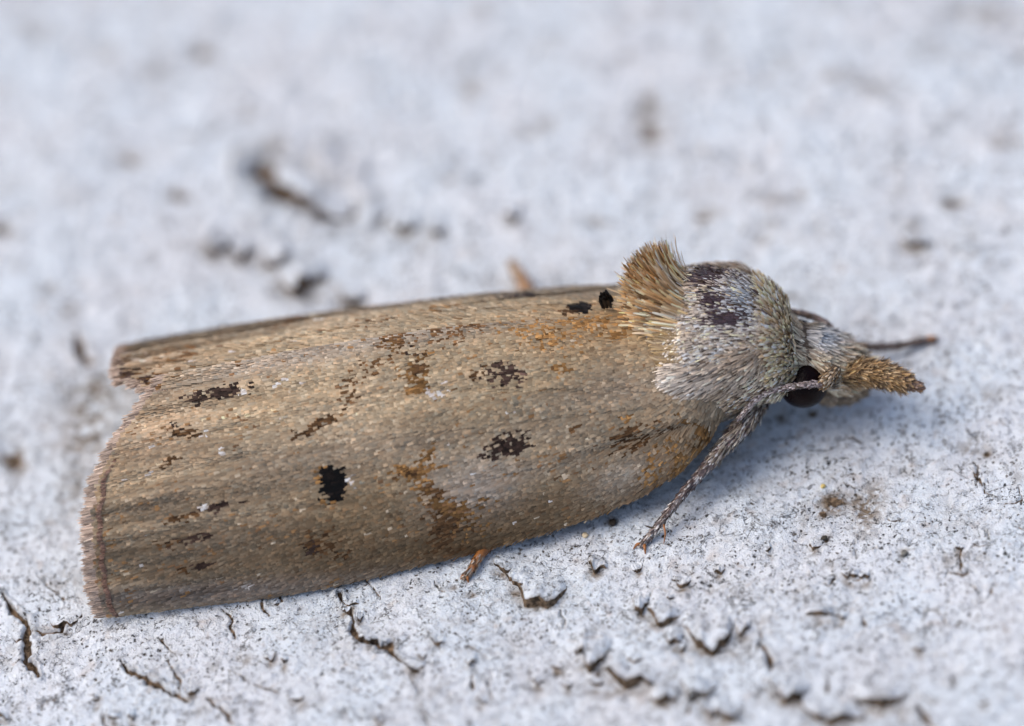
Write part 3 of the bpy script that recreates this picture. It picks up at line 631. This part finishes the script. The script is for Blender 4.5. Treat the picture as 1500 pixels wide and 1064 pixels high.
# long olive and tan scales lying from the back of the thorax over the wing root
m = 1700
ph = rng.uniform(.25, 1.75, m); x = rng.uniform(2.15, 2.50, m) + .35 * sstep(1.0, 1.7, ph)
P, Nn, dx, dp = body_frame(x, ph)
col = np.where((rng.random(m) < .5)[:, None], np.array([.36, .25, .12]), np.where((rng.random(m) < .4)[:, None], np.array([.52, .41, .26]), np.array([.22, .15, .08]))) * np.exp(rng.normal(0, .25, m))[:, None]
scales('shoulder_scales', P + Nn * .02, -dx + dp * (-.40 + rng.normal(0, .12, m))[:, None] + Nn * rng.uniform(-.04, .06, m)[:, None], Nn, rng.uniform(.22, .42, m), rng.uniform(.016, .034, m), np.clip(col, .01, .9), HAIR_M, body, lift=.0, roll=.35, curl=-.10)

# ---- tegula: scaly flap over the wing root on each side
for sgn in (1, -1):
    a_, b_ = np.meshgrid(np.linspace(0, math.pi, 24), np.linspace(0, 2 * math.pi, 36, endpoint=False), indexing='ij')
    cen = np.array([2.85, -1.44 - sgn * .80, 1.78]); ax = norm(np.array([-1, -sgn * .12, -.16])); nrm = norm(np.array([0, -sgn * .72, .69])); bi = np.cross(ax, nrm)
    def teg(a, b): 
        return cen + ax * (np.cos(a) * .90)[..., None] + bi * (np.sin(a) * np.cos(b) * .46)[..., None] + nrm * (np.sin(a) * np.sin(b) * .30)[..., None]
    tg = mesh_np('tegula', teg(a_, b_).reshape(-1, 3), grid_faces(24, 36, True), SKIN_M, moth)
    m = 4200
    a = np.arccos(rng.uniform(-.98, .98, m)); b = rng.uniform(0, 2 * math.pi, m)
    P = teg(a, b); Nn = norm((P - cen) @ np.stack([ax, bi, nrm], 1) / np.array([.9, .46, .30]) ** 2 @ np.stack([ax, bi, nrm], 0))
    D = ax[None] + bi[None] * ((np.cos(b) * .35)[:, None]) + Nn * .06 + rng.normal(0, .10, (m, 3))
    D = D - Nn * np.sum(D * Nn, 1, keepdims=True) + Nn * rng.uniform(.0, .07, m)[:, None]
    f = np.clip(.45 + 1.6 * fbm(P[:, 0] * 2, P[:, 2] * 3, 3, 99), 0, 1)[:, None]
    dn = sstep(1.85, 1.5, P[:, 2])[:, None]; f = np.clip(f + dn * .6, 0, 1)
    col = (SILVER * .95 * (1 - f) + SAND * .85 * f) * np.exp(rng.normal(0, .28, m))[:, None]
    col = np.where((rng.random(m) < .10)[:, None], np.array([.14, .10, .065]), col)
    tipf = sstep(2.5, 1.95, P[:, 0])[:, None]; col = col * (1 - tipf * .5) + np.array([.50, .42, .35]) * tipf * .5
    scales('tegula_scales', P, D, Nn, rng.uniform(.12, .28, m), rng.uniform(.014, .034, m), np.clip(col, .01, .9), BODY_M, tg, lift=.016, roll=.25, curl=0, sink=.002)

# ---- thoracic crest: the raised fan of straw hair scales behind the thorax
crest_root = bpy.data.objects.new('thorax_crest', None); C.objects.link(crest_root); crest_root.parent = moth
m = 3000
a = np.round(rng.random(m) * 26) / 26 + rng.normal(0, .008, m)   # in locks; 0 top of the fan .. 1 its lower near side
ph = -.66 + 1.10 * a + rng.normal(0, .05, m)
x = 2.52 + rng.normal(0, .11, m) - .06 * a
P, Nn, dx, dp = body_frame(x, ph); P = P - Nn * .05
lay = rng.random(m)
rise = np.interp(a, [0, .3, .6, 1.0], [1.15, .95, .58, .15]) * (.40 + .75 * lay)
D = -dx + Nn * rise[:, None] + dp * (-.08 - .34 * a + rng.normal(0, .08, m))[:, None]
L = np.interp(a, [0, .35, .7, 1], [.58, .64, .66, .56]) * rng.uniform(.55, 1.05, m)
base = np.array([.70, .44, .22]); pick = rng.random(m)
col = np.where((pick < .35)[:, None], np.array([.90, .70, .47]), np.where((pick < .80)[:, None], base, np.array([.26, .16, .08])))
col = col * np.exp(rng.normal(0, .25, m))[:, None]
scales('crest_scales', P, D, Nn, L, rng.uniform(.026, .046, m), np.clip(col, .02, .9), HAIR_M, crest_root, lift=0, curl=np.interp(a, [0, .4, .8, 1], [.45, .55, .35, .05]) * (.5 + .6 * lay), roll=.45, rows=(0, .35, .7, .92, 1), wid=(.5, .8, 1, .9, .5))
# black scale tuft at the root of the crest
m = 60
c = pt(890, 447, -2.45)
P = c + rng.normal(0, 1, (m, 3)) * np.array([.035, .03, .03])
scales('black_tuft', P, np.array([-.25, .3, 1.0]) + rng.normal(0, .16, (m, 3)), np.tile([0, -1.0, .3], (m, 1)), rng.uniform(.10, .19, m), .05, np.tile(BLACK, (m, 1)), HAIR_M, moth, lift=0, roll=.5)

# ---- collar: standing pale yellow scales between thorax and head
m = 2600
ph = rng.uniform(-1.6, 1.9, m); x = 4.16 - rng.random(m) ** 1.5 * .36
P, Nn, dx, dp = body_frame(x, ph)
D = -dx * .9 + Nn * rng.uniform(.10, .42, m)[:, None] + dp * (.12 + .8 * fbm(ph * 3, x * 0, 2, 6) + rng.normal(0, .10, m))[:, None]
pick = rng.random(m)
col = np.where((pick < .66)[:, None], STRAW, np.where((pick < .86)[:, None], SILVER, np.where((pick < .95)[:, None], SAND * .6, PLUM * 1.5))) * np.exp(rng.normal(0, .25, m))[:, None]
o = scales('collar_scales', P, D, Nn, rng.uniform(.14, .28, m), rng.uniform(.026, .052, m), np.clip(col, .01, .9), BODY_M, body, lift=.0, roll=.4)

# ---- head hair: scales sweep forwards over the crown
m = 4200
x = rng.uniform(4.12, 4.97, m); ph = rng.uniform(-2.2, 2.6, m)
P, Nn, dx, dp = body_frame(x, ph); qx, qy = px_of(P)
keep = ~((np.hypot(qx - 1180, qy - 574) < 30) & (ph > .2)); P, Nn, dx, dp, x, ph, qx, qy = [v[keep] for v in (P, Nn, dx, dp, x, ph, qx, qy)]; m = len(P)
fr = sstep(4.45, 4.9, x)
D = dx + Nn * (.16 + .42 * fr)[:, None] * rng.uniform(.3, 1.3, m)[:, None] + dp * (.25 + 1.2 * fbm(x * 5, ph * 4, 2, 61) + rng.normal(0, .2, m))[:, None]
f = np.clip(blob(qx, qy, 1195, 490, 26, 22) * .9, 0, 1)[:, None]
col = np.where((rng.random(m) < .55)[:, None], np.array([.74, .63, .46]), SAND * .9); col = (col * (1 - f) + SLATE * 1.1 * f) * np.exp(rng.normal(0, .25, m))[:, None]
scales('head_hair', P, D, Nn, rng.uniform(.12, .24, m) * (1.05 + .9 * fr), rng.uniform(.014, .030, m), np.clip(col, .01, .9), HAIR_M, body, lift=.01, roll=.4, curl=.05)

# ---- eyes
def sphere(name, c, r, mat, parent, na=40, nb=64):
    a, b = np.meshgrid(np.linspace(1e-3, math.pi - 1e-3, na), np.linspace(0, 2 * math.pi, nb, endpoint=False), indexing='ij')
    V = c + r * np.stack([np.sin(a) * np.cos(b), np.sin(a) * np.sin(b), np.cos(a)], -1).reshape(-1, 3)
    return mesh_np(name, V, grid_faces(na, nb, True), mat, parent)
EYE = pt(1177, 563, -2.24)
sphere('eye', EYE, np.array([.365, .355, .35]), EYE_M, moth)
sphere('eye', np.array([EYE[0], 2 * -1.77 - EYE[1], EYE[2]]), .34, EYE_M, moth)
# rim of pale hair round the upper half of the near eye
m = 900
ang = rng.uniform(-.25, math.pi * 1.1, m)
rad = rng.uniform(.28, .44, m)
vdir = -fwd
P = EYE + right * (np.cos(ang) * rad)[:, None] + upv * (np.sin(ang) * rad)[:, None] + vdir * (.355 ** 2 - np.minimum(rad, .33) ** 2)[:, None] ** .5 * .75
Nn = norm(P - EYE)
D = right * (-np.sin(ang) * .3 + .5)[:, None] + upv * (np.cos(ang) * .3 + .2 * np.sin(ang))[:, None] + Nn * .12 + rng.normal(0, .18, (m, 3))
kp = (np.sin(ang) * rad > .22) | (np.cos(ang) * rad > .27)
pick = rng.random(m)
col = np.where((pick < .35)[:, None], np.array([.62, .58, .50]), np.where((pick < .8)[:, None], SAND * .7, np.array([.16, .11, .07]))) * np.exp(rng.normal(0, .2, m))[:, None]
scales('eye_rim_hair', P[kp], D[kp], Nn[kp], rng.uniform(.08, .17, m)[kp], .020, col[kp], HAIR_M, body, lift=.01, roll=.4)

# ---- tubes for legs, antennae, palps
def tube(name, pts, rad, mat, parent, nseg=60, nr=14, bumps=0.0):
    pts = np.array(pts, float); rad = np.array(rad, float)
    tk = np.linspace(0, 1, len(pts)); t = np.linspace(0, 1, nseg)
    ctr = np.stack([np.interp(t, tk, pts[:, k]) for k in range(3)], 1); r = np.interp(t, tk, rad)
    for _ in range(max(2, nseg // 14)):
        ctr[1:-1] = (ctr[:-2] + 2 * ctr[1:-1] + ctr[2:]) / 4; r[1:-1] = (r[:-2] + 2 * r[1:-1] + r[2:]) / 4
    r = r * (1 + bumps * np.sin(np.arange(nseg) * math.pi))
    r[0] *= .3; r[-1] *= .3
    tg = norm(np.gradient(ctr, axis=0)); ref = np.array([.1, .2, 1.0]); sd = norm(np.cross(tg, ref)); nn = np.cross(sd, tg)
    a = np.linspace(0, 2 * math.pi, nr, endpoint=False)
    V = ctr[:, None] + r[:, None, None] * (np.cos(a)[None, :, None] * sd[:, None] + np.sin(a)[None, :, None] * nn[:, None])
    o = mesh_np(name, V.reshape(-1, 3), grid_faces(nseg, nr, True), mat, parent)
    return o, (ctr, r, tg, sd, nn)
def tube_scales(name, fr, m, cols, parent, L, Wd, rise=.1, sign=1, mat=None, t0=0.0, t1=1.0, noise=.12):
    ctr, r, tg, sd, nn = fr
    i = rng.uniform(t0, t1, m) * (len(ctr) - 1.001); i0 = i.astype(int); f = (i - i0)[:, None]
    lp = lambda A: A[i0] * (1 - f) + A[i0 + 1] * f
    a = rng.uniform(0, 2 * math.pi, m)[:, None]
    Nn = norm(np.cos(a) * lp(sd) + np.sin(a) * lp(nn)); P = lp(ctr) + Nn * (lp(r[:, None]) * .97)
    D = lp(tg) * sign + Nn * rise * rng.uniform(.3, 1.5, m)[:, None] + rng.normal(0, noise, (m, 3))
    cols = np.array(cols); col = cols[rng.integers(0, len(cols), m)] * np.exp(rng.normal(0, .25, m))[:, None]
    return scales(name, P, D, Nn, rng.uniform(.6, 1.2, m) * L, rng.uniform(.7, 1.2, m) * Wd, np.clip(col, .01, .9), mat or BODY_M, parent, lift=.006, roll=.3, sink=.004)
LEGC = [(.17, .125, .115), (.22, .165, .15), (.10, .07, .065), (.32, .26, .24), (.16, .11, .10), (.70, .67, .66)]  # near-white entry paints glints among the grey-brown scales
def gz(p): return p + np.array([0, 0, float(base_h(np.array([p[0]]), np.array([p[1]]))[0])])
# near front leg: scaly thigh, shank, foot on the bark
g0 = gz(at(944, 800)) + [0, 0, .05]
lp = [pt(1118, 578, -2.1), pt(1098, 612, -2.35), pt(1066, 648, -2.45), pt(1030, 690, -2.55), pt(1000, 725, -2.62), pt(970, 762, -2.74), g0]
leg, fr = tube('leg', lp, [.14, .15, .11, .068, .054, .044, .034], SKIN_M, moth)
leg['label'] = 'near front leg, grey and scaly, its foot on the bark below the wing'
tube_scales('leg_scales', fr, 2600, LEGC, leg, .11, .026, .07)
# hairs of the thigh
tube_scales('leg_scales', fr, 700, [(.42, .36, .28), (.30, .24, .18), (.55, .52, .48)], leg, .18, .016, .16, t0=0, t1=.42, mat=HAIR_M)
def claws(parent, g, d, sz, mat=AMBER_M):
    d = norm(np.array(d, float)); sdv = norm(np.cross(d, [0, 0, 1.0]))
    for q in (-1, 1):
        tube('claw', [g, g + d * sz * .6 + sdv * q * sz * .5 + [0, 0, .02], g + d * sz + sdv * q * sz * .75 - [0, 0, .05]], [.026, .024, .008], mat, parent, 14, 8)
claws(leg, g0 - [0, 0, .01], at(930, 818) - at(944, 800), .14)
tube('spur', [pt(968, 772, -2.74), pt(956, 774, -2.76), pt(944, 770, -2.78)], [.018, .016, .006], SKIN_M, leg, 12, 8)
tube('spur', [pt(972, 768, -2.8), pt(975, 782, -2.85), pt(972, 797, -2.9)], [.016, .014, .006], AMBER_M, leg, 12, 8)
# near middle leg: only the amber foot shows below the wing edge
g1 = gz(at(684, 846)) + [0, 0, .04]
leg, fr = tube('leg', [pt(740, 772, -2.25), pt(704, 812, -2.6), pt(694, 829, -2.72), g1], [.10, .075, .065, .04], AMBER_M, moth)
leg['label'] = 'near middle leg, its amber foot showing below the wing edge'
tube_scales('leg_scales', fr, 220, [(.30, .22, .16), (.5, .45, .40), (.22, .12, .06)], leg, .12, .024, .12)
claws(leg, g1, at(678, 856) - at(684, 846), .09)
# far front leg: stretched forwards beyond the head
g2 = gz(at(1366, 506)) + [0, 0, .06]
leg, fr = tube('leg', [pt(1190, 545, -1.2), pt(1232, 512, -1.05), pt(1260, 509, -.95), pt(1310, 508, -.82), g2], [.10, .07, .055, .055, .05], SKIN_M, moth)
leg['label'] = 'far front leg, a blurred grey rod stretched ahead of the head'
tube_scales('leg_scales', fr, 700, LEGC[:3], leg, .10, .024, .06)
tube_scales('leg_scales', fr, 60, [(.40, .18, .07)], leg, .08, .03, .1, t0=.95)
# far middle leg: brown stump beyond the far wing
g3 = gz(at(752, 396)) + [0, 0, .06]
leg, fr = tube('leg', [pt(778, 440, .35), pt(768, 415, .75), g3], [.10, .10, .06], AMBER_M, moth)
leg['label'] = 'far middle leg, a blurred brown foot beyond the far wing'
tube_scales('leg_scales', fr, 260, [(.42, .28, .16), (.34, .22, .12)], leg, .12, .03, .1)

# antennae: near one folded back across the eye, far one over the crown
ANTC = [(.36, .28, .26), (.52, .43, .41), (.22, .16, .16), (.66, .58, .55)]
an, fr = tube('antenna', [pt(1218, 552, -2.56), pt(1206, 562, -2.66), pt(1180, 564, -2.72), pt(1150, 568, -2.70), pt(1124, 574, -2.64), pt(1104, 588, -2.62), pt(1084, 612, -2.6)], [.075, .052, .045, .043, .04, .038, .035], SKIN_M, moth, 90, 12, .06)
tube_scales('antenna_scales', fr, 1100, ANTC, an, .07, .026, .05)
o, fr2 = tube('scape', [pt(1226, 540, -2.45), pt(1216, 553, -2.60), pt(1206, 562, -2.66)], [.08, .10, .06], SKIN_M, an, 20, 12)
tube_scales('scape_scales', fr2, 300, [(.45, .30, .16), (.55, .45, .33), (.3, .2, .12)], an, .10, .026, .15)
an, fr = tube('antenna', [pt(1224, 492, -1.75), pt(1212, 476, -1.72), pt(1196, 466, -1.68), pt(1172, 459, -1.6), pt(1140, 452, -1.4)], [.05, .05, .045, .043, .04], SKIN_M, moth, 60, 12, .06)
tube_scales('antenna_scales', fr, 600, [(.30, .20, .15), (.22, .17, .16)], an, .07, .026, .05)
# palps
PALC = [(.42, .27, .125), (.32, .20, .095), (.22, .14, .08), (.50, .37, .22)]
pl, fr = tube('palp', [pt(1228, 552, -2.10), pt(1262, 546, -2.22), pt(1290, 548, -2.27), pt(1318, 557, -2.30), pt(1345, 567, -2.32)], [.16, .175, .16, .12, .04], SKIN_M, moth)
pl['label'] = 'longer ginger palp pointing ahead of the face'
tube_scales('palp_hair', fr, 3200, PALC, pl, .16, .016, .36, mat=HAIR_M, t1=.8, noise=.22)
tube_scales('palp_hair', fr, 800, [(.24, .16, .13), (.20, .13, .10), (.34, .20, .10)], pl, .11, .020, .16, mat=HAIR_M, t0=.62)
pl, fr = tube('palp', [pt(1195, 572, -1.75), pt(1215, 580, -1.68), pt(1240, 580, -1.62), pt(1262, 574, -1.6)], [.14, .13, .11, .05], SKIN_M, moth)
pl['label'] = 'shorter dull brown palp under the eye'
tube_scales('palp_hair', fr, 1500, [(.36, .28, .20), (.28, .20, .13), (.42, .33, .24)], pl, .13, .020, .18, mat=HAIR_M)

# ------------------------------------------------------------------ loose grains on the bark
def grain(px, py, r, col, label, seed):
    p = gz(at(px, py))
    a, b = np.meshgrid(np.linspace(1e-3, math.pi - 1e-3, 12), np.linspace(0, 2 * math.pi, 18, endpoint=False), indexing='ij')
    V = np.stack([np.sin(a) * np.cos(b), np.sin(a) * np.sin(b), .75 * np.cos(a)], -1).reshape(-1, 3)
    V = V * (r * (1 + .9 * fbm(V[:, 0] * 2 + V[:, 2], V[:, 1] * 2 + seed, 3, seed)))[:, None]
    o = mesh_np('grain', V, grid_faces(12, 18, True), simple('grain', col, .7, .4, .3, 20))
    o.location = p + [0, 0, r * .45]
    o['label'] = label; o['category'] = 'grain'; o['group'] = 'loose grains on the bark'
grain(858, 787, .045, (.62, .52, .36), 'tiny pale cream grain on the bark below the wing', 3)
grain(898, 769, .055, (.05, .035, .025), 'dark brown crumb half under the lower wing edge', 5)
grain(1208, 789, .045, (.05, .045, .035), 'dark crumb on the bark below the stained patch right of the foot', 8)
grain(1325, 811, .05, (.16, .16, .15), 'grey rounded crumb alone on the bark at the lower right', 9)
grain(1206, 714, .035, (.70, .55, .20), 'tiny yellow grain on bark right of the front foot', 12)
